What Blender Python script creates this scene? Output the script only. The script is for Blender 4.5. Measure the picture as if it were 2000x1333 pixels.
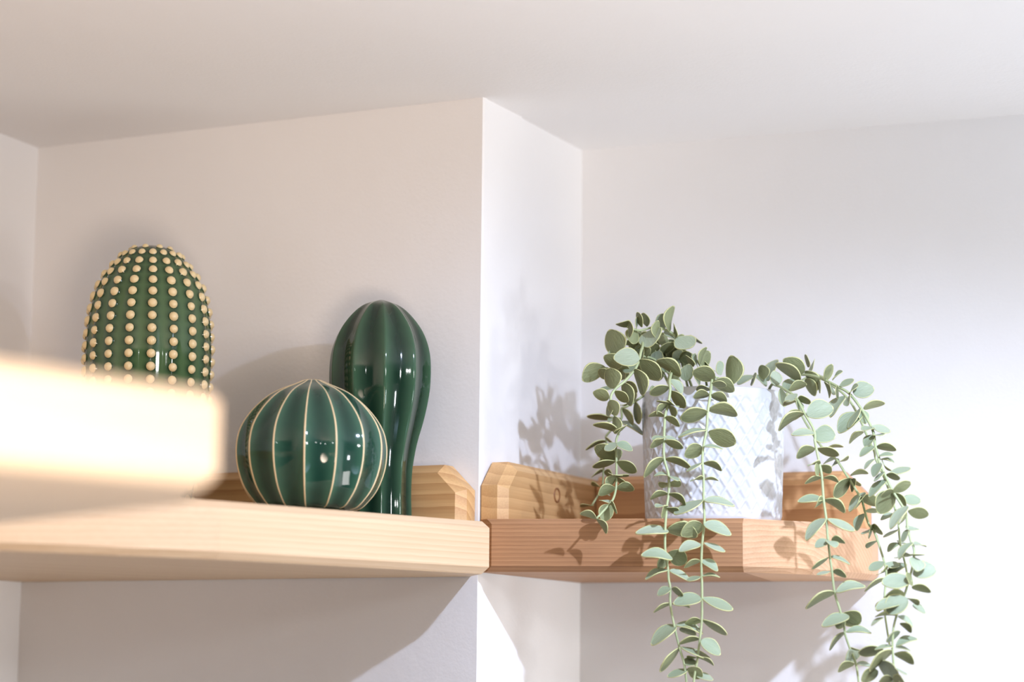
import bpy, bmesh, math, random
from mathutils import Vector, Matrix
random.seed(7)
SC = bpy.context.scene
COL = SC.collection
for o in list(bpy.data.objects): bpy.data.objects.remove(o, do_unlink=True)
V = Vector
PI = math.pi

# ------------------------------------------------------------------ camera
FPX = 4500.0                      # focal length for a 2000 px wide frame
PITCH = math.atan(657 / 4500.0); ROLL = 0.009
CAM = V((0, 0, 1.62))
fwd = V((0, math.cos(PITCH), math.sin(PITCH)))
r0 = V((1, 0, 0)); u0 = V((0, -math.sin(PITCH), math.cos(PITCH)))
rgt = math.cos(ROLL) * r0 + math.sin(ROLL) * u0
upv = -math.sin(ROLL) * r0 + math.cos(ROLL) * u0
cam = bpy.data.cameras.new('camera'); camo = bpy.data.objects.new('camera', cam); COL.objects.link(camo)
camo.matrix_world = Matrix(((rgt.x, upv.x, -fwd.x, CAM.x), (rgt.y, upv.y, -fwd.y, CAM.y),
                            (rgt.z, upv.z, -fwd.z, CAM.z), (0, 0, 0, 1)))
cam.sensor_width = 36; cam.lens = FPX / 2000 * 36
cam.dof.use_dof = True; cam.dof.focus_distance = 2.07; cam.dof.aperture_fstop = 3.2
cam.clip_start = 0.05
SC.camera = camo

def ray(x, y): return fwd * FPX + rgt * (x - 1000) - upv * (y - 666.5)
def at_y(x, y, Y): d = ray(x, y); return CAM + d * (Y / d.y)
def at_z(x, y, Z): d = ray(x, y); return CAM + d * ((Z - CAM.z) / d.z)

# ------------------------------------------------------------------ light
SC.view_settings.view_transform = 'Standard'
SC.view_settings.look = 'None'
SC.view_settings.exposure = 0.0
SC.view_settings.gamma = 1.0
SC.view_settings.use_curve_mapping = False
w = bpy.data.worlds.new('world'); SC.world = w; w.use_nodes = True
w.node_tree.nodes['Background'].inputs[0].default_value = (0.85, 0.92, 1.0, 1)
w.node_tree.nodes['Background'].inputs[1].default_value = 1.0

def aim(o, tgt):
    o.rotation_euler = (V(tgt) - o.location).to_track_quat('-Z', 'Y').to_euler()
def spot(name, loc, tgt, power, color, angle, blend, rad):
    l = bpy.data.lights.new(name, 'SPOT'); l.energy = power; l.color = color
    l.spot_size = math.radians(angle); l.spot_blend = blend; l.shadow_soft_size = rad
    o = bpy.data.objects.new(name, l); COL.objects.link(o); o.location = loc; aim(o, tgt); return o
def area(name, loc, tgt, power, color, sx, sy):
    l = bpy.data.lights.new(name, 'AREA'); l.shape = 'RECTANGLE'; l.size = sx; l.size_y = sy
    l.energy = power; l.color = color
    o = bpy.data.objects.new(name, l); COL.objects.link(o); o.location = loc; aim(o, tgt); return o
COOL = (0.86, 0.92, 1.0); WARM = (1.0, 0.80, 0.62); DAY = (0.95, 0.97, 1.0)
spot('ceiling_spot_near', (0.396, 1.492, 2.115), (0.17, 1.85, 1.2), 30.60, (0.633, 0.744, 1.000), 133, 0.8, 0.010)
spot('ceiling_spot_far', (1.60, 0.30, 2.10), (0.1, 2.1, 1.75), 22.05, (0.980, 0.980, 1.000), 80, 0.8, 0.07)
spot('fill_up_right', (0.95, 1.0, 1.3), (0.95, 1.05, 2.1), 18.60, (0.565, 0.742, 1.000), 146, 0.5, 0.25)  # added fill below the frame, brightens the ceiling on the right
spot('fill_up_left', (0.10, 0.40, 1.50), (-0.32, 0.92, 2.15), 54.60, (1.000, 0.797, 0.643), 98, 0.5, 0.20)  # added warm fill, unseen, lifts the left ceiling and upper wall
area('window_light_right', (2.75, 0.7, 1.1), (1.0, 0.9, 1.15), 2.70, (0.889, 0.944, 1.000), 1.8, 1.5)
area('fill_right', (1.25, 1.38, 1.62), (0.05, 2.2, 1.66), 3.42, (0.877, 0.930, 1.000), 0.14, 0.14)  # added unseen fill for the return wall and right alcove
for k, (x, y) in enumerate(((0.55, -0.3), (0.85, 0.15), (0.2, -0.7), (-0.35, -0.2))):
    spot('ceiling_spot_row', (x, y, 2.12), (x * 0.4, 2.0, 1.6), 2.08, (1.000, 1.000, 1.000), 90, 0.6, 0.022)
area('low_fill_right', (1.12, 1.56, 0.95), (0.05, 2.25, 1.5), 8.00, (1.000, 0.980, 0.950), 0.5, 0.5)  # added fill, no real fixture, lightens the wall under the right shelf
# ------------------------------------------------------------------ materials
def srgb(r, g, b):
    f = lambda c: ((c / 255 + 0.055) / 1.055) ** 2.4 if c > 10 else c / 255 / 12.92
    return (f(r), f(g), f(b), 1)
class NT:
    def __init__(s, name):
        s.m = bpy.data.materials.new(name); s.m.use_nodes = True
        s.t = s.m.node_tree; s.b = s.t.nodes['Principled BSDF']
    def n(s, typ, **kw):
        x = s.t.nodes.new(typ)
        for k, v in kw.items(): setattr(x, k, v)
        return x
    def l(s, a, b): s.t.links.new(a, b)
    def i(s, **kw):
        for k, v in kw.items(): s.b.inputs[k.replace('_', ' ')].default_value = v
def plain(name, col, rough=0.6, **kw):
    k = NT(name); k.i(Base_Color=col, Roughness=rough, **kw); return k.m
def plaster(name, col):
    k = NT(name); k.i(Base_Color=col, Roughness=0.85)
    tc = k.n('ShaderNodeTexCoord')
    n1 = k.n('ShaderNodeTexNoise'); n1.inputs['Scale'].default_value = 260; n1.inputs['Detail'].default_value = 3
    n2 = k.n('ShaderNodeTexNoise'); n2.inputs['Scale'].default_value = 22; n2.inputs['Detail'].default_value = 2
    k.l(tc.outputs['Object'], n1.inputs['Vector']); k.l(tc.outputs['Object'], n2.inputs['Vector'])
    b1 = k.n('ShaderNodeBump'); b1.inputs['Strength'].default_value = 0.10; b1.inputs['Distance'].default_value = 0.002
    b2 = k.n('ShaderNodeBump'); b2.inputs['Strength'].default_value = 0.12; b2.inputs['Distance'].default_value = 0.006
    k.l(n1.outputs[0], b1.inputs['Height']); k.l(n2.outputs[0], b2.inputs['Height'])
    k.l(b1.outputs[0], b2.inputs['Normal']); k.l(b2.outputs[0], k.b.inputs['Normal'])
    return k.m
def wood(name, light, dark, ang, off=(0, 0, 0), scale=34, lines=0.5, rough=0.5):
    """solid wood: growth rings round an axis along the board, plus fine fibres"""
    k = NT(name); k.i(Roughness=rough)
    tc = k.n('ShaderNodeTexCoord')
    mp = k.n('ShaderNodeMapping', vector_type='TEXTURE'); mp.inputs['Rotation'].default_value = (0, 0, ang)
    mp.inputs['Location'].default_value = off
    k.l(tc.outputs['Object'], mp.inputs['Vector'])
    st = k.n('ShaderNodeMapping'); st.inputs['Scale'].default_value = (0.06, 1, 1)
    k.l(mp.outputs[0], st.inputs['Vector'])
    nz = k.n('ShaderNodeTexNoise'); nz.inputs['Scale'].default_value = 26; nz.inputs['Detail'].default_value = 2
    k.l(st.outputs[0], nz.inputs['Vector'])
    ad = k.n('ShaderNodeVectorMath', operation='MULTIPLY_ADD')
    ad.inputs[1].default_value = (0, 0.007, 0.007)
    k.l(nz.outputs['Color'], ad.inputs[0]); k.l(mp.outputs[0], ad.inputs[2])
    wv = k.n('ShaderNodeTexWave', wave_type='RINGS', rings_direction='X', wave_profile='SAW')
    wv.inputs['Scale'].default_value = scale; wv.inputs['Distortion'].default_value = 0.6
    wv.inputs['Detail'].default_value = 1
    k.l(ad.outputs[0], wv.inputs['Vector'])
    fb = k.n('ShaderNodeMapping'); fb.inputs['Scale'].default_value = (0.02, 1, 1)
    k.l(mp.outputs[0], fb.inputs['Vector'])
    fn = k.n('ShaderNodeTexNoise'); fn.inputs['Scale'].default_value = 700; fn.inputs['Detail'].default_value = 3
    k.l(fb.outputs[0], fn.inputs['Vector'])
    bn = k.n('ShaderNodeTexNoise'); bn.inputs['Scale'].default_value = 40; bn.inputs['Detail'].default_value = 2
    k.l(st.outputs[0], bn.inputs['Vector'])
    def mad(a, mul, add=None, addv=0.0):
        x = k.n('ShaderNodeMath', operation='MULTIPLY_ADD'); x.inputs[1].default_value = mul
        k.l(a, x.inputs[0])
        if add is None: x.inputs[2].default_value = addv
        else: k.l(add, x.inputs[2])
        return x.outputs[0]
    s1 = mad(wv.outputs['Fac'], lines)
    s2 = mad(fn.outputs[0], 0.55, s1)
    s3 = mad(bn.outputs[0], 0.5, s2)
    s4 = mad(s3, 1.0, None, -0.42)
    cr = k.n('ShaderNodeMix', data_type='RGBA'); cr.clamp_factor = True
    cr.inputs[6].default_value = light; cr.inputs[7].default_value = dark
    k.l(s4, cr.inputs[0]); k.l(cr.outputs[2], k.b.inputs['Base Color'])
    bp = k.n('ShaderNodeBump'); bp.inputs['Strength'].default_value = 0.08; bp.inputs['Distance'].default_value = 0.001
    k.l(fn.outputs[0], bp.inputs['Height']); k.l(bp.outputs[0], k.b.inputs['Normal'])
    return k.m
def glaze(name, thin, thick, rough=0.06):
    k = NT(name); k.i(Roughness=rough, IOR=1.5)
    at = k.n('ShaderNodeAttribute', attribute_name='pool')
    nz = k.n('ShaderNodeTexNoise'); nz.inputs['Scale'].default_value = 35; nz.inputs['Detail'].default_value = 3
    tc = k.n('ShaderNodeTexCoord'); k.l(tc.outputs['Object'], nz.inputs['Vector'])
    ma = k.n('ShaderNodeMath', operation='MULTIPLY_ADD'); ma.inputs[1].default_value = 0.3
    k.l(nz.outputs[0], ma.inputs[0]); k.l(at.outputs['Fac'], ma.inputs[2])
    mb = k.n('ShaderNodeMath', operation='SUBTRACT'); mb.inputs[1].default_value = 0.15; k.l(ma.outputs[0], mb.inputs[0])
    cr = k.n('ShaderNodeMix', data_type='RGBA'); cr.clamp_factor = True
    cr.inputs[6].default_value = thin; cr.inputs[7].default_value = thick
    k.l(mb.outputs[0], cr.inputs[0]); k.l(cr.outputs[2], k.b.inputs['Base Color'])
    return k.m
def leaf_mat(name, c1, c2, rough, trans=0.0):
    k = NT(name); k.i(Roughness=rough)
    oi = k.n('ShaderNodeObjectInfo')
    tc = k.n('ShaderNodeTexCoord')
    mp = k.n('ShaderNodeMapping'); mp.inputs['Scale'].default_value = (0.7, 5, 1)
    k.l(tc.outputs['Object'], mp.inputs['Vector'])
    nz = k.n('ShaderNodeTexNoise'); nz.inputs['Scale'].default_value = 5; nz.inputs['Detail'].default_value = 3
    k.l(mp.outputs[0], nz.inputs['Vector'])
    ad = k.n('ShaderNodeMath', operation='MULTIPLY_ADD'); ad.inputs[1].default_value = 0.55
    k.l(nz.outputs[0], ad.inputs[0])
    m2 = k.n('ShaderNodeMath', operation='MULTIPLY'); m2.inputs[1].default_value = 0.75; k.l(oi.outputs['Random'], m2.inputs[0])
    k.l(m2.outputs[0], ad.inputs[2])
    sb = k.n('ShaderNodeMath', operation='SUBTRACT'); sb.inputs[1].default_value = 0.12; k.l(ad.outputs[0], sb.inputs[0])
    cr = k.n('ShaderNodeMix', data_type='RGBA'); cr.clamp_factor = True
    cr.inputs[6].default_value = c1; cr.inputs[7].default_value = c2
    k.l(sb.outputs[0], cr.inputs[0]); k.l(cr.outputs[2], k.b.inputs['Base Color'])
    bp = k.n('ShaderNodeBump'); bp.inputs['Strength'].default_value = 0.25; bp.inputs['Distance'].default_value = 0.02
    k.l(nz.outputs[0], bp.inputs['Height']); k.l(bp.outputs[0], k.b.inputs['Normal'])
    return k.m

# ------------------------------------------------------------------ mesh helpers
def link(name, verts, faces, mats, parent=None, midx=None, smooth=False, origin=None):
    me = bpy.data.meshes.new(name)
    o3 = V(origin) if origin is not None else V((0, 0, 0))
    me.from_pydata([tuple(V(v) - o3) for v in verts], [], faces)
    if not isinstance(mats, (list, tuple)): mats = [mats]
    for m in mats: me.materials.append(m)
    if midx: me.polygons.foreach_set('material_index', midx)
    if smooth: me.polygons.foreach_set('use_smooth', [True] * len(me.polygons))
    bm = bmesh.new(); bm.from_mesh(me); bmesh.ops.recalc_face_normals(bm, faces=bm.faces); bm.to_mesh(me); bm.free()
    me.update()
    o = bpy.data.objects.new(name, me); COL.objects.link(o)
    if parent is not None:
        o.parent = parent; o.location = o3 - V(parent.location)
    else: o.location = o3
    return o
def thing(name, label, cat, loc, group=None):
    o = bpy.data.objects.new(name, None); COL.objects.link(o); o.location = loc
    o.empty_display_size = 0.02
    o['label'] = label; o['category'] = cat
    if group: o['group'] = group
    return o
def struct(o): o['kind'] = 'structure'; return o
def offset_poly(pts, d):
    """pts counter-clockwise (x, y); d[i] = inward offset of the edge i -> i+1"""
    n = len(pts); out = []
    L = []
    for i in range(n):
        a = V(pts[i]).to_2d(); b = V(pts[(i + 1) % n]).to_2d(); t = (b - a).normalized()
        nrm = V((-t.y, t.x)); L.append((a + nrm * d[i], t))
    for i in range(n):
        p, t = L[i - 1]; q, s = L[i]
        den = t.x * s.y - t.y * s.x
        k = ((q.x - p.x) * s.y - (q.y - p.y) * s.x) / den
        out.append(p + t * k)
    return out
def area2(pts): return sum(pts[i][0] * pts[(i + 1) % len(pts)][1] - pts[(i + 1) % len(pts)][0] * pts[i][1] for i in range(len(pts)))
def slab(name, pts, z0, z1, mat, parent, bevel=None, c=0.006, origin=None):
    """horizontal board from a plan polygon; bevel[i] true = chamfer the edge i -> i+1 top and bottom"""
    pts = [V(p).to_2d() for p in pts]; n = len(pts)
    bevel = bevel or [0] * n
    if area2(pts) < 0:
        pts = pts[::-1]; bevel = [bevel[(n - 2 - i) % n] for i in range(n)]
    ins = offset_poly(pts, [c if b else 0.00001 for b in bevel])
    rows = [(ins, z0), (pts, z0 + c), (pts, z1 - c), (ins, z1)]
    v = [(p.x, p.y, z) for r, z in rows for p in r]; f = []
    for k in range(3):
        for i in range(n): f.append((k * n + i, k * n + (i + 1) % n, (k + 1) * n + (i + 1) % n, (k + 1) * n + i))
    f.append(tuple(range(n))[::-1]); f.append(tuple(range(3 * n, 4 * n)))
    return link(name, v, f, mat, parent, origin=origin)
def rail(name, a, b, out, z0, h, th, mat, parent, cut=0.023, ch=0.008, origin=None, cut_a=True, cut_b=True):
    """back rail standing on a shelf: a -> b along the wall, 'out' points off the wall; clipped upper corners, chamfered front rim"""
    a = V((a[0], a[1], z0)); b = V((b[0], b[1], z0)); t = (b - a); Ln = t.length; t.normalize()
    out = V((out[0], out[1], 0)).normalized()
    pf = [(0, 0), (Ln, 0)] + ([(Ln, h - cut), (Ln - cut, h)] if cut_b else [(Ln, h)]) + ([(cut, h), (0, h - cut)] if cut_a else [(0, h)])
    n = len(pf)
    inn = offset_poly(pf, [0] + ([ch, ch] if cut_b else [0]) + [ch] + ([ch, ch] if cut_a else [0]))
    rows = [(pf, 0.0005), (pf, th - ch), (inn, th)]
    v = []
    for r, o_ in rows:
        for q in r: v.append(a + t * q[0] + V((0, 0, q[1])) + out * o_)
    f = []
    for k in range(2):
        for i in range(n): f.append((k * n + i, k * n + (i + 1) % n, (k + 1) * n + (i + 1) % n, (k + 1) * n + i))
    f.append(tuple(range(n))[::-1]); f.append(tuple(range(2 * n, 3 * n)))
    return link(name, v, f, mat, parent, origin=origin)
def wall_prism(name, pts, z0, z1, mat, round_edge=None):
    n = len(pts); v = [(p[0], p[1], z) for z in (z0, z1) for p in pts]
    f = [(i, (i + 1) % n, n + (i + 1) % n, n + i) for i in range(n)] + [tuple(range(n))[::-1], tuple(range(n, 2 * n))]
    return struct(link(name, v, f, mat))

# ------------------------------------------------------------------ room
WALL = plaster('white_wall_paint', srgb(236, 234, 233))
CEIL = plaster('white_ceiling_paint', srgb(235, 233, 232))
P = at_y(943, 190, 2.1); ZC = P.z
LA = at_z(75, 289, ZC); RB = at_z(1137, 294, ZC)
P2, LA2, RB2 = P.to_2d(), LA.to_2d(), RB.to_2d()
uA = (P2 - LA2).normalized(); nA = V((uA.y, -uA.x))            # nA points into the room
if nA.y > 0: nA = -nA
dR = (RB2 - P2).normalized(); nR = V((dR.y, -dR.x))            # the return wall faces right
aB = math.radians(-22.0); uB = V((math.cos(aB), math.sin(aB))); nB = V((uB.y, -uB.x))
if nB.y > 0: nB = -nB
dL = V((math.cos(math.radians(68)), math.sin(math.radians(68)))); nL = V((dL.y, -dL.x))
BX = RB2 + uB * 3.0
LN = LA2 - dL * 4.4
T = 0.12
def q(a): return (a[0], a[1])
wall_prism('wall_back_left', [q(LA2 - uA * T), q(P2), q(P2 - nA * T * 0.7), q(LA2 - nA * T - uA * T)], 0, ZC, WALL)
# the pillar edge carries a slim plaster bead
wall_prism('wall_return', [q(P2 - nA * 0.0002 - nR * 0.0004), q(P2 + dR * 0.003 + nR * 0.0010), q(P2 + dR * 0.009 + nR * 0.0010),
                           q(P2 + dR * 0.011), q(RB2), q(RB2 + dR * T), q(RB2 + dR * T - nR * 0.05), q(P2 + dR * 0.03 - nR * 0.05)], 0, ZC, WALL)
wall_prism('wall_back_right', [q(RB2 - uB * 0.04), q(BX), q(BX - nB * T), q(RB2 - nB * T - uB * 0.04)], 0, ZC, WALL)
wall_prism('wall_left', [q(LA2), q(LN), q(LN - nL * T), q(LA2 - nL * T)], 0, ZC, WALL)
RN = V((BX.x, LN.y))
wall_prism('wall_right', [q(BX), q(RN), (RN.x + T, RN.y), (BX.x + T, BX.y)], 0, ZC, WALL)
wall_prism('wall_front', [q(LN), q(RN), (RN.x, RN.y - T), (LN.x, LN.y - T)], 0, ZC, WALL)
cx0, cx1, cy0, cy1 = LN.x - 0.3, RN.x + T, LN.y - T, 2.75
def flat(name, z0, z1, mat):
    v = [(x, y, z) for z in (z0, z1) for x, y in ((cx0, cy0), (cx1, cy0), (cx1, cy1), (cx0, cy1))]
    f = [(3, 2, 1, 0), (4, 5, 6, 7)] + [(i, (i + 1) % 4, 4 + (i + 1) % 4, 4 + i) for i in range(4)]
    return struct(link(name, v, f, mat))
flat('ceiling', ZC, ZC + 0.1, CEIL)
FLOOR = wood('floor_boards', srgb(112, 82, 60), srgb(80, 56, 40), 0.0, (0, 0, -0.4), 9, 0.5, 0.4)
flat('floor', -0.1, 0.0, FLOOR)

# ------------------------------------------------------------------ shelves
angB = math.atan2(uB.y, uB.x); angA = math.atan2(uA.y, uA.x); angR = math.atan2(dR.y, dR.x)
# left shelf
ZLb = at_y(945, 1124, 2.0685).z; ZLt = at_y(945, 1022, 2.0685).z
Rf = at_z(955, 1122, ZLb).to_2d() ; Mf = at_z(430, 1093, ZLb).to_2d(); Lf = at_z(0, 1075, ZLb).to_2d()
def meet(p, d, q_, e):
    den = d.x * e.y - d.y * e.x; k = ((q_.x - p.x) * e.y - (q_.y - p.y) * e.x) / den; return p + d * k
Lw = meet(Mf, (Lf - Mf).normalized(), LA2, dL)
fr = (Rf - Mf); angF = math.atan2(fr.y, fr.x)
W_LEFT = wood('pale_ash_wood', srgb(216, 189, 156), srgb(190, 154, 116), angF, (Mf.x + 0.1, Mf.y + 0.06, ZLb - 0.22), 62, 0.45)
W_RAIL = wood('golden_ash_wood', srgb(222, 180, 126), srgb(176, 126, 76), angA, (0, 2.02, 1.70), 30, 0.6)
W_RAIL_R = wood('golden_ash_wood_side', srgb(222, 180, 126), srgb(182, 132, 82), angR, (0.0, 2.1, 1.90), 30, 0.5)
W_RAIL_B = wood('golden_ash_wood_back', srgb(222, 172, 120), srgb(176, 120, 74), angB, (0.0, 2.1, 1.70), 34, 0.6)
so = thing('wooden_shelf', 'pale wooden corner shelf with the three green ceramic cacti on it', 'shelf', (LA2.x * 0.5, 2.1, ZLt))
org = V((Mf.x, Mf.y, ZLt))
eps = nA * 0.001
slab('board', [Rf, Mf, Lw + nL * 0.001, LA2 + eps + nL * 0.001, P2 + eps - uA * 0.001], ZLb, ZLt, W_LEFT, so, [1, 1, 0, 0, 1])
HR = 0.0545
rail('back_rail', LA2 + uA * 0.03 + nA * 0.0006, P2 + nA * 0.0006 - uA * 0.003, nA, ZLt, HR, 0.0245, W_RAIL, so)
rail('side_rail', LA2 - dL * 0.002 + nL * 0.0006, Lw + dL * 0.03 + nL * 0.0006, nL, ZLt, HR, 0.0245, W_RAIL_R, so)
# right shelf
ZRt = at_y(957, 1013, 2.079).z; ZRb = at_y(957, 1117, 2.079).z
Q0 = at_z(958, 1117, ZRb).to_2d() + V((0.0006, 0.004)); Qs = at_z(1451, 1118, ZRb).to_2d(); Q1 = at_z(1592, 1123, ZRb).to_2d(); Q2 = at_z(1704, 1133, ZRb).to_2d()
Q3 = RB2 + uB * ((Q2 - RB2).dot(uB) + 0.0)
Q3 = RB2 + uB * ((Q2 - RB2).dot(uB)) + nB * 0.001
Qm = meet(Qs, V((0.25, 1)).normalized(), RB2 + nB * 0.001, uB)
P3 = P2 + nR * 0.0035 + nA * 0.002
RBi = RB2 + nB * 0.001 + nR * 0.001
ff = Qs - Q0; angQ = math.atan2(ff.y, ff.x)
W_RIGHT = wood('red_brown_ash_wood', srgb(188, 140, 98), srgb(122, 78, 48), angQ, (0.0, 2.10, 1.60), 84, 0.38)
W_RIGHT2 = wood('pinkish_ash_wood', srgb(222, 180, 142), srgb(190, 142, 104), angQ - 0.05, (0.1, 2.1, 1.63), 70, 0.55)
sr = thing('wooden_shelf', 'reddish wooden corner shelf under the potted trailing plant', 'shelf', (0.15, 2.2, ZRt))
slab('board', [Q0, Qs, Qm, RBi, P2 + dR * 0.015 + nR * 0.003, P3], ZRb, ZRt, W_RIGHT, sr, [1, 0, 0, 0, 0, 0], 0.005)
eb = slab('end_board', [Qs, Q1, Q2, Q3, Qm], ZRb, ZRt, W_RIGHT2, sr, [1, 1, 1, 0, 0], 0.005)
eb['label'] = 'paler pinkish end piece of the shelf board'
srl = rail('side_rail', P2 + nR * 0.002 + dR * 0.001, RB2 + nR * 0.0013, nR, ZRt, HR, 0.0245, W_RAIL_R, sr, cut_b=False)
rail('back_rail', RB2 + nB * 0.0006 + uB * 0.026, Q3 - uB * 0.006, nB, ZRt, HR + 0.002, 0.0245, W_RAIL_B, sr, cut_a=False)
def disc(name, c, ax, rad, depth, mat, parent, seg=24):
    ax = V(ax).normalized(); e1 = ax.cross(V((0, 0, 1))).normalized(); e2 = ax.cross(e1)
    prof = [(rad, -0.002), (rad, depth), (rad * 0.86, depth + 0.0004), (rad * 0.74, depth - 0.0008), (0.0, depth - 0.0008)]
    v = []; f = []
    for r_, d_ in prof[:-1]:
        for i in range(seg):
            a = 2 * PI * i / seg; v.append(V(c) + e1 * r_ * math.cos(a) + e2 * r_ * math.sin(a) + ax * d_)
    v.append(V(c) + ax * prof[-1][1])
    for k in range(len(prof) - 2):
        for i in range(seg): f.append((k * seg + i, k * seg + (i + 1) % seg, (k + 1) * seg + (i + 1) % seg, (k + 1) * seg + i))
    b0 = (len(prof) - 2) * seg
    for i in range(seg): f.append((b0 + i, b0 + (i + 1) % seg, len(v) - 1))
    return link(name, v, f, mat, parent, smooth=True)
HOLE = wood('hole_shade_wood', srgb(158, 104, 60), srgb(112, 68, 38), angR + 1.2, (0, 0, 1.7), 60, 0.5)
# screw hole as a disc, its shade put into the colour, on the rail's face
dk = ray(1088, 968); pl0 = P2 + nR * 0.0265
k_ = ((pl0.x - CAM.x) * nR.x + (pl0.y - CAM.y) * nR.y) / (dk.x * nR.x + dk.y * nR.y)
disc('screw_hole', CAM + dk * k_, (nR.x, nR.y, 0), 0.0072, 0.0004, HOLE, sr)
# near shelf (out of focus)
Tn = at_z(424, 950, ZLb).to_2d(); Fn = at_z(0, 907, ZLb).to_2d(); En = at_z(376, 986, ZLb).to_2d(); Bn = at_z(0, 1026, ZLb).to_2d()
Fw = Tn + (Fn - Tn) * 1.6; Bw = En + (Bn - En) * 1.12
def onL(y): return LA2 - dL * ((LA2.y - y) / dL.y) + nL * 0.001
W_NEAR = wood('overlit_ash_wood', srgb(238, 220, 195), srgb(218, 190, 156), math.atan2((Tn - Fn).y, (Tn - Fn).x), (0.3, 0, 1.62), 40, 0.35)  # left shelf's wood, whitened to put strong light into its colour
sn = thing('wooden_shelf', 'blurred pale wooden shelf end close in front at left, hiding the bumpy cactus base', 'shelf', (-0.4, 1.2, ZLb))
slab('board', [Tn, Fw, onL(Fw.y), onL(1.25), Bw, En], ZLb, ZLt, W_NEAR, sn, [1, 1, 0, 1, 1, 1], 0.006)
# ------------------------------------------------------------------ ceramic cacti
CREAM = plain('bare_cream_clay', srgb(226, 200, 158), 0.35)
G_CACT = 'green glazed ceramic cacti on the left shelf'
def interp(tab, x):
    for (x0, y0), (x1, y1) in zip(tab, tab[1:]):
        if x <= x1: return y0 + (y1 - y0) * (x - x0) / (x1 - x0) if x1 > x0 else y1
    return tab[-1][1]
def smooth_profile(tab, n):
    """arc-length resample of (z, r) with Catmull-Rom"""
    pts = [V((a, b)) for a, b in tab]
    pts = [V((pts[1].x, -pts[1].y)) if pts[0].y == 0 else 2 * pts[0] - pts[1]] + pts + [2 * pts[-1] - pts[-2]]
    if tab[-1][1] == 0: pts[-1] = V((pts[-3].x, -pts[-3].y))
    dense = []
    for i in range(1, len(pts) - 2):
        p0, p1, p2, p3 = pts[i - 1:i + 3]
        for k in range(16):
            t = k / 16
            dense.append(0.5 * ((2 * p1) + (p2 - p0) * t + (2 * p0 - 5 * p1 + 4 * p2 - p3) * t * t + (3 * p1 - p0 - 3 * p2 + p3) * t ** 3))
    dense.append(pts[-2])
    L = [0]
    for a, b in zip(dense, dense[1:]): L.append(L[-1] + (b - a).length)
    out = []; j = 0
    for k in range(n):
        s = L[-1] * k / (n - 1)
        while j < len(L) - 2 and L[j + 1] < s: j += 1
        t = (s - L[j]) / max(1e-9, L[j + 1] - L[j]); out.append(dense[j].lerp(dense[j + 1], min(1, t)))
    return out
def body(name, root, prof, seg, rfun, mat, pool):
    """lathe with rfun(r, theta, t) and a 'pool' colour attribute (thick glaze)"""
    o = V(root.location); v = []; f = []; pv = []
    n = len(prof)
    for k, q_ in enumerate(prof):
        for i in range(seg):
            th = 2 * PI * i / seg
            rr = rfun(max(q_.y, 0.00005), th, k / (n - 1))
            v.append(o + V((rr * math.sin(th), -rr * math.cos(th), q_.x))); pv.append(pool(th, k / (n - 1), q_))
    for k in range(n - 1):
        for i in range(seg): f.append((k * seg + i, k * seg + (i + 1) % seg, (k + 1) * seg + (i + 1) % seg, (k + 1) * seg + i))
    f.append(tuple(range(seg))); f.append(tuple(range((n - 1) * seg, n * seg)))
    ob = link(name, v, f, mat, root, smooth=True, origin=o)
    a = ob.data.attributes.new('pool', 'FLOAT', 'POINT'); a.data.foreach_set('value', pv)
    return ob
def ax_of(px, Y, Z):
    d = ray(px, 900); x = d.x / d.y * Y; return V((x, Y, Z + 0.0004))
def table(rows, Y, y_base, px_c):
    """photo rows (y, half width) -> (height, radius) for an upright body standing at depth Y"""
    out = []
    for y, hw in rows:
        out.append((at_y(px_c, y, Y).z - at_y(px_c, y_base, Y).z, hw * Y / FPX))
    return out
# base pixel row of the left shelf top at a depth
def base_row(px, Y):
    lo, hi = 900, 1100
    for _ in range(40):
        m = (lo + hi) / 2
        if at_y(px, m, Y).z > ZLt: lo = m
        else: hi = m
    return lo

# tall bumpy column
Yb = 2.12
c = ax_of(283, Yb, ZLt); by = base_row(283, Yb)
rows = [(481, 0), (484, 23), (493, 46), (505, 61), (521, 74), (537, 86), (554, 97), (577, 107), (600, 113), (622, 117), (645, 120), (668, 121.5), (696, 122.5), (719, 122), (746, 121), (780, 119), (840, 114), (900, 106), (940, 98), (by - 8, 84), (by, 80), (by, 60)]
cb = thing('ceramic_cactus', 'tall dark green ceramic cactus dome covered in rows of cream bumps', 'figurine', c, G_CACT)
tb = table(rows, Yb, by, 283)
pr = smooth_profile(tb, 130)
NB = 18; PH = math.radians(1.5 - 10)
# rows of bumps by arc length
S = [0]
for a, b in zip(pr, pr[1:]): S.append(S[-1] + (b - a).length)
def at_s(s):
    for i in range(len(S) - 1):
        if S[i + 1] >= s:
            t = (s - S[i]) / (S[i + 1] - S[i]); p_ = pr[i].lerp(pr[i + 1], t); d_ = (pr[i + 1] - pr[i]).normalized(); return p_, d_
    return pr[-1], (pr[-1] - pr[-2]).normalized()
STEP = 0.01175; SB = [0.0075 + STEP * k for k in range(1, 60) if 0.0075 + STEP * k < S[-1] - 0.022]
def pool_b(th, t, q_):
    s = t * S[-1]
    dth = ((th - PH) * NB / (2 * PI)) % 1.0; dth = min(dth, 1 - dth) * 2 * PI / NB * max(q_.y, 0.004)
    k = (s - 0.0075) / STEP; ds = abs(k - round(k)) * STEP
    d2 = math.hypot(dth, ds); return 0.08 + 0.9 * math.exp(-(d2 / 0.0066) ** 4)
def rf_b(r, th, t):
    return r * (1 + 0.012 * math.cos((th - PH) * NB))
GB = glaze('bottle_green_glaze', srgb(78, 104, 68), srgb(32, 56, 36))
body('body', cb, pr, 216, rf_b, GB, pool_b)
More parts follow.
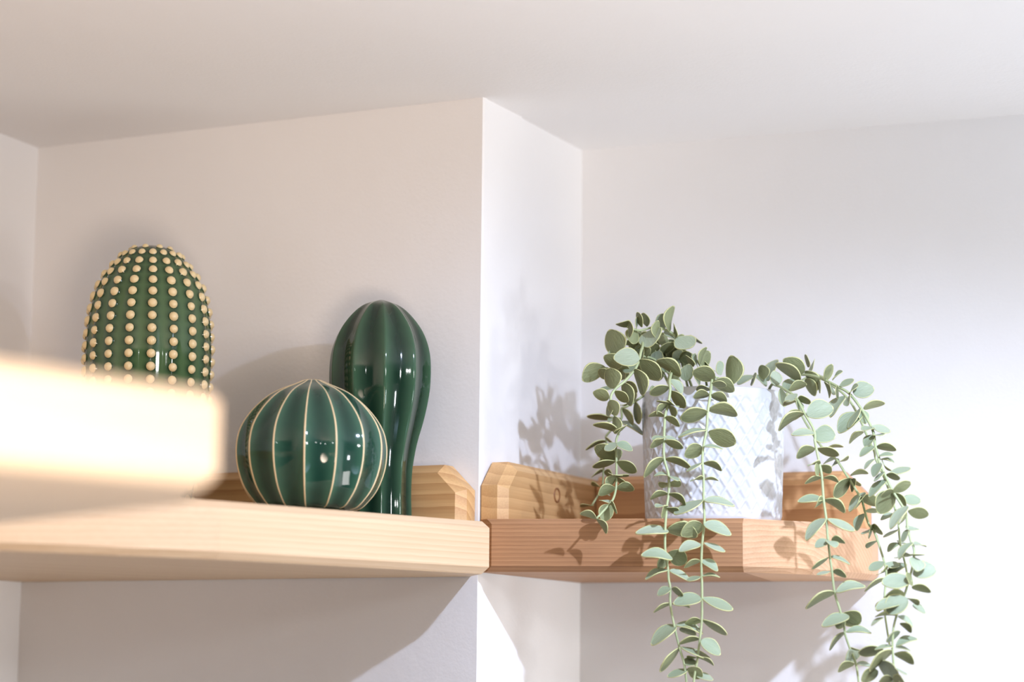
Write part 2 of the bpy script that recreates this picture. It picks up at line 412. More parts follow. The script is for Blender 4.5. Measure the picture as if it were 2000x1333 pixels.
# a bump: flattened dome, cream top
def bump_mesh():
    v = []; f = []; sg = 12
    pf = [(1.22, -0.35), (1.0, 0.10), (0.90, 0.50), (0.66, 0.86), (0.34, 1.04)]
    for r_, z_ in pf:
        for i in range(sg): a = 2 * PI * i / sg; v.append((r_ * math.cos(a), r_ * math.sin(a), z_))
    v.append((0, 0, 1.10))
    for k in range(len(pf) - 1):
        for i in range(sg): f.append((k * sg + i, k * sg + (i + 1) % sg, (k + 1) * sg + (i + 1) % sg, (k + 1) * sg + i))
    for i in range(sg): f.append(((len(pf) - 1) * sg + i, (len(pf) - 1) * sg + (i + 1) % sg, len(v) - 1))
    return v, f
bv, bf = bump_mesh()
BUMP = plain('cream_bump_glaze', srgb(226, 204, 158), 0.22)
BUMP2 = plain('dark_green_ring_glaze', srgb(30, 62, 36), 0.08)
bme = bpy.data.meshes.new('bump'); bme.from_pydata(bv, [], bf); bme.materials.append(BUMP); bme.materials.append(BUMP2)
mi = [1 if k < 12 else 0 for k in range(len(bf))]
bme.polygons.foreach_set('material_index', mi); bme.polygons.foreach_set('use_smooth', [True] * len(bf)); bme.update()
front = []; rest = []
for j in range(NB):
    th = PH + 2 * PI * j / NB
    for s in SB:
        q_, d_ = at_s(s)
        if s < 0.02 and j % 2: continue
        rr = rf_b(q_.y, th, 0)
        rad = V((math.sin(th), -math.cos(th), 0)); pos = c + rad * rr + V((0, 0, q_.x))
        tang = rad * d_.y + V((0, 0, d_.x)); side = V((math.cos(th), math.sin(th), 0)); nrm = tang.cross(side).normalized()
        sz = 0.0042 * (0.55 + 0.45 * min(1, q_.y / 0.045)) * random.uniform(0.95, 1.05)
        M = Matrix.Translation(pos - c) @ Matrix((tang, side, nrm)).transposed().to_4x4() @ Matrix.Diagonal((sz, sz * 1.0, sz * 0.80, 1))
        (front if math.cos(th) > -0.25 else rest).append((pos.z, M))
for z_, M in front:
    b = bpy.data.objects.new('bump', bme); COL.objects.link(b); b.parent = cb; b.matrix_local = M
v = []; f = []
for z_, M in rest:
    k0 = len(v); v += [c + (M @ V(p_)) for p_ in bv]; f += [tuple(i + k0 for i in g) for g in bf]
ro = link('bump', v, f, BUMP, cb, smooth=True, origin=c); ro['kind'] = 'stuff'

# ribbed bodies
def ribbed(root, prof, seg, n, ph, amp, mat, sharp=1.0, fade=0.06):
    def rf(r, th, t):
        x = abs(math.sin((th - ph) * n / 2)); fd = min(1, t / fade)
        return r * (1 - amp * fd * (x ** sharp))
    def pool(th, t, q_):
        x = abs(math.sin((th - ph) * n / 2)); return min(1, 0.15 + 0.85 * x)
    return rf, body('body', root, prof, seg, rf, mat, pool)
# round ball with cream rib lines
Yo = 1.993
c = ax_of(607, Yo, ZLt); by = base_row(607, Yo)
rows = [(743, 0), (745, 17), (751, 31), (766, 67), (780, 90), (802, 114), (825, 132), (847, 143), (870, 148), (891, 148.5), (913, 146), (935, 140), (957, 130.5), (976, 117), (994, 98), (by - 8, 72), (by - 1, 56), (by, 50), (by, 30)]
co = thing('ceramic_cactus', 'round green ceramic cactus ball with thin cream rib lines', 'figurine', c, G_CACT)
pr = smooth_profile(table(rows, Yo, by, 607), 90)
GO = glaze('teal_green_glaze', srgb(62, 100, 80), srgb(26, 56, 45))
rf, _ = ribbed(co, pr, 300, 15, 0.0, 0.055, GO, 0.8)
for j in range(15):
    th = 2 * PI * j / 15; v = []; f = []
    sd = V((math.cos(th), math.sin(th), 0)); rad = V((math.sin(th), -math.cos(th), 0))
    for k in range(1, len(pr) - 12):
        q_ = pr[k]; t = k / (len(pr) - 1); a_ = (pr[k + 1] - pr[k - 1]).normalized()
        nn = rad * -a_.x + V((0, 0, a_.y)); nn.normalize()
        hw = min(0.0011, 0.12 * q_.y); p0 = c + rad * q_.y + V((0, 0, q_.x))
        v += [p0 - sd * hw - nn * 0.0009, p0 + nn * 0.00045, p0 + sd * hw - nn * 0.0009]
        if k > 1:
            b0 = len(v) - 6
            f += [(b0, b0 + 1, b0 + 4, b0 + 3), (b0 + 1, b0 + 2, b0 + 5, b0 + 4)]
    link('rib_line', v, f, CREAM, co, smooth=True, origin=c)
# tall pear shaped cactus
Yt = 2.078
c = ax_of(739, Yt, ZLt); by = base_row(739, Yt)
rows = [(587, 0), (589, 10), (597, 33), (608, 50), (626, 68), (648, 84), (670, 94), (692, 100), (718, 102.5), (744, 102.5), (766, 101), (788, 97.5), (810, 93), (832, 87.5), (854, 81), (876, 75.5), (898, 71.5), (920, 68.5), (950, 67), (976, 67), (1001, 68), (by - 4, 68), (by, 64), (by, 40)]
ct = thing('ceramic_cactus', 'tall dark green ceramic cactus with smooth ribs, bulb top and narrow foot', 'figurine', c, G_CACT)
pr = smooth_profile(table(rows, Yt, by, 739), 130)
GT = glaze('deep_green_glaze', srgb(62, 92, 68), srgb(20, 42, 30))
ribbed(ct, pr, 300, 10, math.radians(9), 0.10, GT, 1.05, 0.05)
# ------------------------------------------------------------------ potted trailing plant
YP = 2.137
pc = ax_of(1393, YP, ZRt)
def row_at(px, Y, Z):
    lo, hi = 300, 1330
    for _ in range(40):
        m = (lo + hi) / 2
        if at_y(px, m, Y).z > Z: lo = m
        else: hi = m
    return lo
plant = thing('potted_plant', 'artificial trailing plant with round grey-green leaves in white diamond-patterned pot', 'plant', pc)
RBm = 131.5 * YP / FPX; RTm = 138.5 * YP / FPX
ZRIM = at_y(1393, 758, YP - RTm).z; HP = ZRIM - ZRt
POT = plain('white_pot_glaze', srgb(212, 213, 217), 0.25)
def pot_mesh():
    seg = 360; NU = 32; rows_ = 150
    v = []; f = []
    cell_w = 2 * PI / NU
    cell_h = 0.0195
    for k in range(rows_):
        t = k / (rows_ - 1); z = HP * t
        r = RBm + (RTm - RBm) * min(1, t * 1.15)
        foot = 1 - math.exp(-z / 0.0016) * 0.025
        for i in range(seg):
            th = 2 * PI * i / seg
            a = th / cell_w; b = z / cell_h
            p1 = abs(((a + b) % 1.0) - 0.5) * 2; p2 = abs(((a - b) % 1.0) - 0.5) * 2      # 1 on a ridge line
            ridge = max(p1, p2); h = max(0, (ridge - 0.62) / 0.38); h = h * h * (3 - 2 * h)
            inner = 1 - ridge; pil = max(0, inner - 0.45) * 0.9
            fade = min(1, max(0, (z - 0.004) / 0.003)) * min(1, max(0, (HP - 0.0065 - z) / 0.003))
            rr = r * foot + fade * (0.0017 * h + 0.0009 * pil) - 0.0010 * fade
            v.append(pc + V((rr * math.sin(th), -rr * math.cos(th), z)))
    last = (rows_ - 1) * seg
    extra = [(RTm + 0.0003, HP + 0.0009), (RTm - 0.001, HP + 0.0016), (RTm - 0.0035, HP + 0.0014), (RTm - 0.0045, HP), (RTm - 0.0052, HP - 0.04), (0.001, HP - 0.042)]
    for r_, z_ in extra:
        for i in range(seg):
            th = 2 * PI * i / seg; v.append(pc + V((r_ * math.sin(th), -r_ * math.cos(th), z_)))
    tot = rows_ + len(extra)
    for k in range(tot - 1):
        for i in range(seg): f.append((k * seg + i, k * seg + (i + 1) % seg, (k + 1) * seg + (i + 1) % seg, (k + 1) * seg + i))
    f.append(tuple(range(seg))); f.append(tuple(range((tot - 1) * seg, tot * seg)))
    return v, f
v, f = pot_mesh(); link('pot', v, f, POT, plant, smooth=True, origin=pc)
SOIL = plain('dark_soil', srgb(58, 50, 44), 0.95)
v = [pc + V((0, 0, HP - 0.008))]; f = []
sg = 40
for r_ in (0.02, 0.04, RTm - 0.0058):
    for i in range(sg):
        a = 2 * PI * i / sg; v.append(pc + V((r_ * math.cos(a), r_ * math.sin(a), HP - 0.011 + random.uniform(0, 0.004))))
for i in range(sg): f.append((0, 1 + i, 1 + (i + 1) % sg))
for k in range(2):
    for i in range(sg): f.append((1 + k * sg + i, 1 + (k + 1) * sg + i, 1 + (k + 1) * sg + (i + 1) % sg, 1 + k * sg + (i + 1) % sg))
link('soil', v, f, SOIL, plant, smooth=True, origin=pc)

STEM = plain('pale_green_stem', srgb(176, 186, 140), 0.5)
TOP = leaf_mat('leaf_upper_face', srgb(174, 184, 160), srgb(142, 156, 126), 0.5)
UND = leaf_mat('leaf_under_face', srgb(144, 150, 108), srgb(114, 119, 80), 0.55)
EDGE = plain('leaf_pale_edge', srgb(204, 204, 146), 0.5)
def leaf_mesh(kind):
    """unit leaf: petiole at 0, tip at x = 1, full width 1, cupped, with a pale rim"""
    NX = 11; ys = [-1, -0.93, -0.5, 0, 0.5, 0.93, 1]
    p = (0.86, 1.0, 1.14)[kind]; cup = (0.10, 0.16, 0.05)[kind]; bend = (-0.08, -0.16, 0.06)[kind]
    v = []; f = []; mi = []
    def width(t):
        if t <= 0: return 0.03
        if t >= 1: return 0.03
        u = t ** p
        return max(0.035, 0.5 * (math.sin(PI * u) ** 0.62))
    ts = [0, 0.05, 0.12, 0.22, 0.34, 0.47, 0.60, 0.73, 0.86, 0.96, 1.0]
    for sgn in (1, -1):
        for t in ts:
            w_ = width(t)
            for y in ys:
                z = cup * ((2 * w_ * y) ** 2) * 0.8 + bend * (t - 0.5) ** 2 * 1.2 - bend * 0.3
                th_ = 0.014 if abs(y) < 1 else 0.02
                v.append((t, w_ * y, z + sgn * th_))
    n = len(ys); N = n * len(ts)
    for s_ in range(2):
        for k in range(len(ts) - 1):
            for j in range(n - 1):
                a = s_ * N + k * n + j; g = (a, a + 1, a + n + 1, a + n)
                f.append(g if s_ else g[::-1])
                rim = j in (0, n - 2) or k == len(ts) - 2
                mi.append(2 if rim else s_)
    for k in range(len(ts) - 1):
        a = k * n; f.append((a, a + n, N + a + n, N + a)); mi.append(2)
        a = k * n + n - 1; f.append((a, N + a, N + a + n, a + n)); mi.append(2)
    for j in range(n - 1):
        a = j; f.append((a, N + a, N + a + 1, a + 1)); mi.append(2)
        a = (len(ts) - 1) * n + j; f.append((a, a + 1, N + a + 1, N + a)); mi.append(2)
    me = bpy.data.meshes.new('leaf'); me.from_pydata(v, [], f)
    for m in (TOP, UND, EDGE): me.materials.append(m)
    me.polygons.foreach_set('material_index', mi)
    bm = bmesh.new(); bm.from_mesh(me); bmesh.ops.recalc_face_normals(bm, faces=bm.faces); bm.to_mesh(me); bm.free()
    me.polygons.foreach_set('use_smooth', [True] * len(me.polygons)); me.update()
    return me
LEAF = [leaf_mesh(k) for k in range(3)]

def tube(name, pts, rad, mat, parent):
    """stem through world points, Catmull-Rom"""
    pp = [2 * pts[0] - pts[1]] + pts + [2 * pts[-1] - pts[-2]]; path = []
    for i in range(1, len(pp) - 2):
        p0, p1, p2, p3 = pp[i - 1:i + 3]
        for k in range(5):
            t = k / 5
            path.append(0.5 * ((2 * p1) + (p2 - p0) * t + (2 * p0 - 5 * p1 + 4 * p2 - p3) * t * t + (3 * p1 - p0 - 3 * p2 + p3) * t ** 3))
    path.append(pp[-2]); sg = 8; v = []; f = []
    for k, p_ in enumerate(path):
        t = (path[min(k + 1, len(path) - 1)] - path[max(k - 1, 0)]).normalized()
        e = t.cross(V((0, 1, 0)));
        if e.length < 0.05: e = t.cross(V((1, 0, 0)))
        e.normalize(); g = t.cross(e)
        r_ = rad * (1 - 0.25 * k / len(path))
        for i in range(sg): a = 2 * PI * i / sg; v.append(p_ + e * r_ * math.cos(a) + g * r_ * math.sin(a))
    for k in range(len(path) - 1):
        for i in range(sg): f.append((k * sg + i, k * sg + (i + 1) % sg, (k + 1) * sg + (i + 1) % sg, (k + 1) * sg + i))
    f.append(tuple(range(sg))); f.append(tuple(range((len(path) - 1) * sg, len(path) * sg)))
    return link(name, v, f, mat, parent, smooth=True, origin=pc)

# crops the strands were measured in: origin and size of one crop pixel
CR = {'C1': (1240, 740, .15), 'C2': (1240, 940, .15), 'C3': (1240, 1133, .15), 'C4': (1120, 850, .15), 'C5': (1120, 690, .12),
      'C6': (1180, 595, .1125), 'C7': (1340, 670, .09), 'C8': (1460, 680, .15), 'D1': (1520, 860, .15), 'D2': (1540, 1040, .15),
      'D3': (1560, 1180, .1148), 'D4': (1600, 700, .15), 'D5': (1650, 860, .135), 'D6': (1650, 1020, .135), 'D7': (1650, 1153, .135)}
def vine(stem, leaves, rad=0.00130):
    """stem: (crop, x, y, depth); leaves: crop -> (base x, base y, tip x, tip y, width, side seen)"""
    pts = []
    for cr, x, y, Y in stem:
        if cr is None: pts.append(V((x, Y, y))); continue
        ox, oy, s = CR[cr]; pts.append(at_y(ox + x * s, oy + y * s, Y))
    st = tube('vine', pts, rad, STEM, plant)
    segs = list(zip(pts, pts[1:]))
    for cr, ls in leaves.items():
        ox, oy, s = CR[cr]
        for L_ in ls:
            bx, by_, tx, ty, wd, sd = L_[:6]
            # depth of the stem where the leaf leaves it
            px, py = ox + bx * s, oy + by_ * s
            best = None
            for a, b in segs:
                for k in range(9):
                    q_ = a.lerp(b, k / 8); d = q_ - CAM
                    sx = 1000 + FPX * d.dot(rgt) / d.dot(fwd); sy = 666.5 - FPX * d.dot(upv) / d.dot(fwd)
                    e = (sx - px) ** 2 + (sy - py) ** 2
                    if best is None or e < best[0]: best = (e, q_.y)
            Y = best[1] + (L_[6] if len(L_) > 6 else random.uniform(-0.004, 0.004))
            B = at_y(px, py, Y); E_ = at_y(ox + tx * s, oy + ty * s, Y)
            m = Y / FPX
            lp = (E_ - B).length; wa = wd * s * m
            W = max(wa, 0.72 * max(lp, 34 * m) if sd else wa)
            W = min(W, max(wa, 44 * m))
            Ln = max(lp, min(W * 1.05, 48 * m))
            big = cr in ('C5', 'C6', 'C7'); W *= 1.28 if big else 1.22; g_ = 1.14 if big else 1.11; Ln *= g_; lp *= g_
            a = (E_ - B).normalized(); view = (CAM - B).normalized()
            if Ln > lp * 1.02:
                dpt = math.sqrt(Ln * Ln - lp * lp) * random.choice((1, 1, -1))
                a = ((E_ - B) + view * dpt).normalized()
            b1 = (view - a * view.dot(a)).normalized(); b2 = a.cross(b1).normalized()
            o_ = max(-1, min(1, wa / W)) * sd
            if b2.z < 0: b2 = -b2
            nrm = (b1 * o_ + b2 * math.sqrt(max(0, 1 - o_ * o_))).normalized()
            side = nrm.cross(a)
            M = Matrix((a * Ln, side * W, nrm * max(Ln, W) * 0.95)).transposed().to_4x4()
            M.translation = B - pc
            ob = bpy.data.objects.new('leaf', LEAF[random.randrange(3)]); COL.objects.link(ob)
            ob.parent = st; ob.matrix_local = M
RX, RY, RZ = pc.x, pc.y, ZRIM
# front strand, left of the pot's middle
vine([(None, RX - 0.02, RZ - 0.012, RY - 0.02), ('C1', 520, -60, 2.075), ('C1', 455, 10, 2.055), ('C1', 460, 150, 2.042), ('C1', 435, 330, 2.036), ('C1', 395, 485, 2.032), ('C1', 380, 760, 2.03),
      ('C1', 380, 1030, 2.028), ('C1', 440, 1260, 2.026), ('C2', 440, 160, 2.025), ('C2', 415, 340, 2.022), ('C2', 395, 620, 2.02), ('C2', 395, 900, 2.02), ('C2', 430, 1150, 2.02),
      ('C3', 440, 0, 2.02), ('C3', 460, 110, 2.02), ('C3', 460, 310, 2.02), ('C3', 510, 590, 2.02), ('C3', 580, 885, 2.02), ('C3', 640, 1090, 2.02), ('C3', 670, 1333, 2.02), ('C3', 675, 1560, 2.02)],
     {'C1': [(450, 110, 215, 190, 130, -1), (470, 160, 640, 360, 150, -1), (460, 10, 600, 180, 110, 1), (430, 330, 320, 290, 45, -1), (430, 330, 535, 360, 40, -1), (425, 340, 295, 450, 90, -1),
             (440, 340, 500, 490, 90, -1), (390, 490, 195, 490, 70, -1), (395, 500, 565, 610, 90, -1), (380, 800, 215, 890, 95, -1), (385, 805, 605, 895, 105, -1), (385, 760, 235, 800, 60, 1), (385, 760, 545, 810, 60, 1),
             (375, 1035, 140, 1260, 110, -1), (400, 1045, 710, 1165, 90, -1), (440, 1260, 270, 1270, 40, 1), (440, 1265, 545, 1330, 50, 1)],
      'C2': [(445, 30, 358, 85, 110, -1), (450, 20, 580, 70, 120, -1), (430, 165, 220, 230, 80, -1), (445, 165, 640, 300, 80, -1), (415, 335, 280, 345, 35, 1), (415, 345, 345, 450, 80, -1), (420, 350, 540, 435, 100, -1),
             (440, 660, 50, 680, 115, 1), (420, 630, 780, 710, 205, -1, 0.004), (490, 1020, 120, 975, 130, 1, -0.008), (440, 930, 650, 1050, 220, -1, 0.005), (430, 1000, 315, 1140, 130, -1, 0.005), (430, 1160, 165, 1275, 70, 1), (450, 1165, 700, 1295, 80, 1)],
      'C3': [(465, 110, 310, 195, 105, 1), (480, 120, 615, 190, 90, -1), (470, 315, 265, 415, 50, -1), (480, 315, 695, 360, 50, -1), (540, 600, 245, 830, 160, 1), (530, 590, 850, 695, 90, 1), (580, 640, 780, 710, 100, -1, 0.006),
             (580, 885, 350, 1170, 90, -1), (600, 880, 940, 1010, 70, 1), (700, 1170, 450, 1255, 90, 1), (690, 1150, 860, 1260, 160, -1), (640, 1100, 800, 1070, 110, 1)]})
# front strand over the pot's middle
vine([(None, RX - 0.002, RZ - 0.012, RY - 0.022), ('C1', 1030, -40, 2.075), ('C1', 1000, 40, 2.052), ('C1', 985, 200, 2.036), ('C1', 950, 420, 2.03), ('C1', 935, 650, 2.026), ('C1', 890, 900, 2.024), ('C1', 880, 1090, 2.022),
      ('C2', 895, 0, 2.02), ('C2', 895, 250, 2.018), ('C2', 905, 520, 2.016), ('C2', 875, 820, 2.016), ('C2', 865, 1050, 2.016), ('C2', 870, 1250, 2.016), ('C3', 875, 240, 2.016), ('C3', 870, 530, 2.016),
      ('C3', 845, 780, 2.016), ('C3', 820, 1010, 2.016), ('C3', 790, 1170, 2.016), ('C3', 765, 1333, 2.016), ('C3', 750, 1560, 2.016)],
     {'C1': [(1000, 60, 1175, 90, 95, -1, -0.004), (1020, 40, 1270, 150, 190, -1, 0.006), (970, 130, 820, 150, 90, -1), (970, 210, 780, 240, 120, -1), (990, 215, 1180, 290, 130, -1), (950, 430, 625, 510, 190, -1), (960, 400, 1300, 470, 170, -1),
             (930, 670, 600, 755, 50, 1), (960, 690, 1280, 830, 240, -1), (885, 900, 670, 1000, 190, -1), (895, 885, 1120, 915, 38, 1), (880, 1095, 690, 1200, 40, 1), (895, 1100, 1110, 1190, 90, -1), (880, 1310, 740, 1335, 35, -1), (890, 1320, 1070, 1330, 30, -1)],
      'C2': [(890, 250, 545, 415, 110, 1), (900, 255, 1260, 320, 90, 1), (890, 580, 625, 690, 200, -1, 0.004), (895, 560, 1220, 690, 150, 1), (860, 830, 600, 910, 130, 1), (900, 810, 1150, 910, 70, 1),
             (850, 1040, 660, 1120, 70, -1), (860, 1040, 1060, 1160, 110, 1), (860, 1250, 690, 1290, 60, 1), (870, 1245, 1085, 1255, 32, 1)],
      'C3': [(865, 245, 535, 310, 165, 1), (880, 240, 1240, 375, 130, 1), (860, 540, 670, 570, 90, -1), (880, 520, 1170, 700, 90, -1), (840, 770, 600, 830, 70, -1), (860, 790, 1090, 960, 175, 1),
             (815, 1010, 730, 1040, 60, -1), (830, 1020, 1010, 1110, 40, -1), (800, 1250, 1000, 1300, 90, 1)]})
# left strand curling over the rim and down to the shelf edge
vine([(None, RX - 0.03, RZ - 0.012, RY - 0.005), ('C6', 760, 690, 2.11), ('C6', 660, 760, 2.075), ('C6', 610, 950, 2.06), ('C6', 545, 1110, 2.055), ('C5', 900, 390, 2.05), ('C5', 800, 490, 2.046), ('C5', 690, 575, 2.043), ('C5', 605, 720, 2.04),
      ('C5', 640, 900, 2.04), ('C5', 690, 1080, 2.045), ('C5', 740, 1290, 2.048), ('C4', 580, 0, 2.05), ('C4', 555, 100, 2.05), ('C4', 560, 350, 2.05), ('C4', 560, 500, 2.05), ('C4', 555, 680, 2.05), ('C4', 530, 800, 2.045), ('C4', 480, 890, 2.04), ('C4', 300, 1090, 2.03)],
     {'C6': [(615, 945, 215, 930, 330, 1, -0.006), (620, 960, 940, 1260, 300, -1), (770, 935, 820, 735, 230, 1, 0.004), (960, 960, 1210, 800, 290, -1, 0.006), (300, 1090, 30, 920, 260, -1, 0.03), (240, 870, 110, 490, 390, -1, 0.03)],
      'C5': [(520, 230, 190, 420, 290, -1, 0.03), (600, 420, 430, 290, 170, -1, 0.02), (655, 580, 575, 285, 290, -1, -0.004), (1000, 260, 1120, 640, 200, -1, -0.004), (580, 740, 350, 650, 200, -1), (590, 770, 690, 990, 200, -1, -0.004),
             (570, 830, 590, 1010, 150, -1, 0.006), (670, 620, 870, 770, 160, -1), (810, 490, 920, 820, 190, -1, 0.006), (1040, 640, 880, 490, 150, -1, 0.03), (620, 590, 480, 560, 110, 1, 0.02),
             (670, 1030, 685, 1285, 160, -1, -0.004), (740, 1280, 370, 1180, 110, -1), (740, 1290, 820, 1200, 85, -1)],
      'C4': [(570, 110, 420, 190, 110, 1, -0.006), (560, 110, 750, 195, 110, 1, -0.006), (580, 310, 305, 170, 210, -1, 0.004), (560, 330, 635, 220, 110, -1, 0.004), (545, 345, 275, 410, 90, -1), (570, 345, 800, 470, 145, -1),
             (560, 535, 520, 520, 30, -1), (560, 525, 700, 540, 45, -1), (550, 540, 440, 680, 120, -1), (560, 540, 620, 640, 90, -1), (545, 690, 345, 770, 140, -1), (560, 690, 770, 710, 130, -1), (490, 890, 355, 855, 35, 1),
             (490, 890, 560, 990, 55, -1), (480, 910, 390, 1105, 200, -1, 0.004), (300, 1090, 105, 1030, 90, -1), (305, 1095, 420, 1270, 80, -1)]})
# left strand further back, beside the side rail
vine([(None, RX - 0.045, RZ - 0.012, RY + 0.005), ('C5', 1310, 560, 2.135), ('C5', 1220, 640, 2.13), ('C5', 1000, 790, 2.125), ('C5', 870, 870, 2.125), ('C5', 785, 910, 2.13), ('C5', 770, 1090, 2.135), ('C4', 435, 0, 2.15), ('C4', 430, 80, 2.155), ('C4', 400, 290, 2.16), ('C4', 390, 470, 2.165), ('C4', 370, 690, 2.17), ('C4', 240, 920, 2.17)],
     {'C5': [(1000, 770, 900, 570, 130, -1), (1010, 790, 1060, 1115, 135, -1), (805, 910, 950, 1140, 110, -1), (780, 850, 880, 860, 60, -1), (760, 1120, 1100, 1310, 90, 1), (650, 1070, 270, 1035, 95, -1), (770, 1060, 580, 1120, 60, 1)],
      'C4': [(430, 80, 185, 185, 45, -1), (440, 70, 520, 110, 60, -1), (400, 290, 320, 375, 60, -1), (410, 300, 470, 330, 60, -1), (385, 470, 245, 545, 35, -1), (400, 490, 515, 575, 95, -1), (370, 690, 250, 660, 40, -1), (370, 700, 430, 760, 40, -1), (240, 920, 110, 940, 40, -1)]}, 0.0012)
# upright tuft reaching left above the rim
vine([(None, RX - 0.012, RZ - 0.012, RY), ('C6', 1330, 900, 2.12), ('C6', 1262, 580, 2.10), ('C6', 1060, 440, 2.095), ('C6', 850, 400, 2.09), ('C6', 620, 450, 2.085), ('C6', 400, 395, 2.08)],
     {'C6': [(395, 395, 275, 325, 185, -1), (440, 575, 437, 325, 85, -1, -0.008), (520, 420, 490, 665, 250, -1, 0.004), (660, 395, 580, 165, 110, -1, -0.006), (570, 385, 550, 260, 120, 1, 0.008), (745, 385, 690, 180, 150, -1, 0.006),
             (840, 430, 800, 740, 390, 1, 0.004), (935, 615, 935, 318, 155, -1, -0.01), (1045, 430, 950, 220, 260, 1, 0.01), (1125, 470, 1200, 78, 155, -1, -0.004), (1222, 545, 1215, 375, 65, -1), (1240, 560, 1050, 520, 140, 1, 0.006),
             (1262, 578, 1510, 730, 340, 1, -0.004), (1560, 560, 1615, 650, 120, -1, 0.02), (1290, 700, 1150, 700, 130, -1, 0.012), (370, 1130, 150, 960, 280, -1, 0.02), (470, 1170, 240, 1100, 170, -1, 0.012), (1080, 830, 1170, 640, 210, -1, 0.02), (1260, 900, 1180, 720, 200, -1, 0.014), (1000, 1090, 790, 950, 210, 1, 0.01), (950, 1330, 860, 1120, 230, -1, 0.016), (760, 900, 620, 760, 200, -1, 0.014), (560, 700, 400, 640, 200, -1, 0.012), (1380, 900, 1500, 1060, 190, -1, 0.008), (1330, 960, 1280, 1060, 100, -1, 0.01)]})
vine([(None, RX - 0.018, RZ - 0.012, RY + 0.004), ('C6', 1300, 820, 2.12), ('C6', 1245, 585, 2.105), ('C6', 950, 500, 2.10), ('C6', 640, 545, 2.095)],
     {'C6': [(640, 545, 600, 660, 90, -1, 0.01), (900, 640, 700, 600, 130, -1, 0.02)]}, 0.0012)
# inner leaves of the tuft, half hidden behind the outer ones
rs = random.Random(5); inner = []
for k in range(40):
    x_ = rs.uniform(120, 1350); y_ = rs.uniform(640, 1230) if x_ < 1050 else rs.uniform(780, 1230)
    a_ = rs.uniform(0, 2 * PI); l_ = rs.uniform(210, 300)
    inner.append((x_, y_, x_ + l_ * math.cos(a_), y_ - l_ * abs(math.sin(a_)) * 0.8, rs.uniform(190, 270), rs.choice((-1, -1, 1)), rs.uniform(0.0, 0.02)))
vine([(None, RX - 0.02, RZ - 0.012, RY), ('C6', 1150, 1250, 2.12), ('C6', 950, 1000, 2.11), ('C6', 650, 900, 2.10), ('C6', 400, 1050, 2.095)], {'C6': inner}, 0.0012)
# short shoots standing over the pot's middle
vine([(None, RX - 0.004, RZ - 0.012, RY - 0.01), ('C7', 420, 760, 2.09), ('C7', 300, 480, 2.085), ('C7', 120, 250, 2.09)],
     {'C7': [(300, 480, 432, 140, 115, -1, -0.008), (320, 490, 500, 215, 330, -1, 0.004), (240, 480, 130, 330, 130, 1), (100, 540, 20, 310, 135, -1, -0.002), (560, 570, 420, 490, 70, -1, 0.002)],
      'C6': [(1105, 1275, 1330, 1215, 300, -1, -0.024), (1330, 1240, 960, 1010, 230, -1, -0.026), (1420, 1333, 1470, 1070, 250, 1, -0.01)]}, 0.0012)
vine([(None, RX + 0.006, RZ - 0.012, RY - 0.02), ('C7', 900, 960, 2.08), ('C7', 760, 800, 2.07), ('C7', 640, 745, 2.058)],
     {'C7': [(630, 750, 195, 650, 350, -1, -0.006), (1000, 910, 985, 348, 400, -1, -0.004), (760, 700, 710, 445, 190, 1, 0.006), (1110, 900, 1430, 740, 150, 1, 0.008), (1400, 910, 1510, 720, 85, 1, 0.006), (850, 960, 640, 840, 120, 1, 0.004), (300, 900, 180, 700, 160, 1, 0.01)]}, 0.0012)
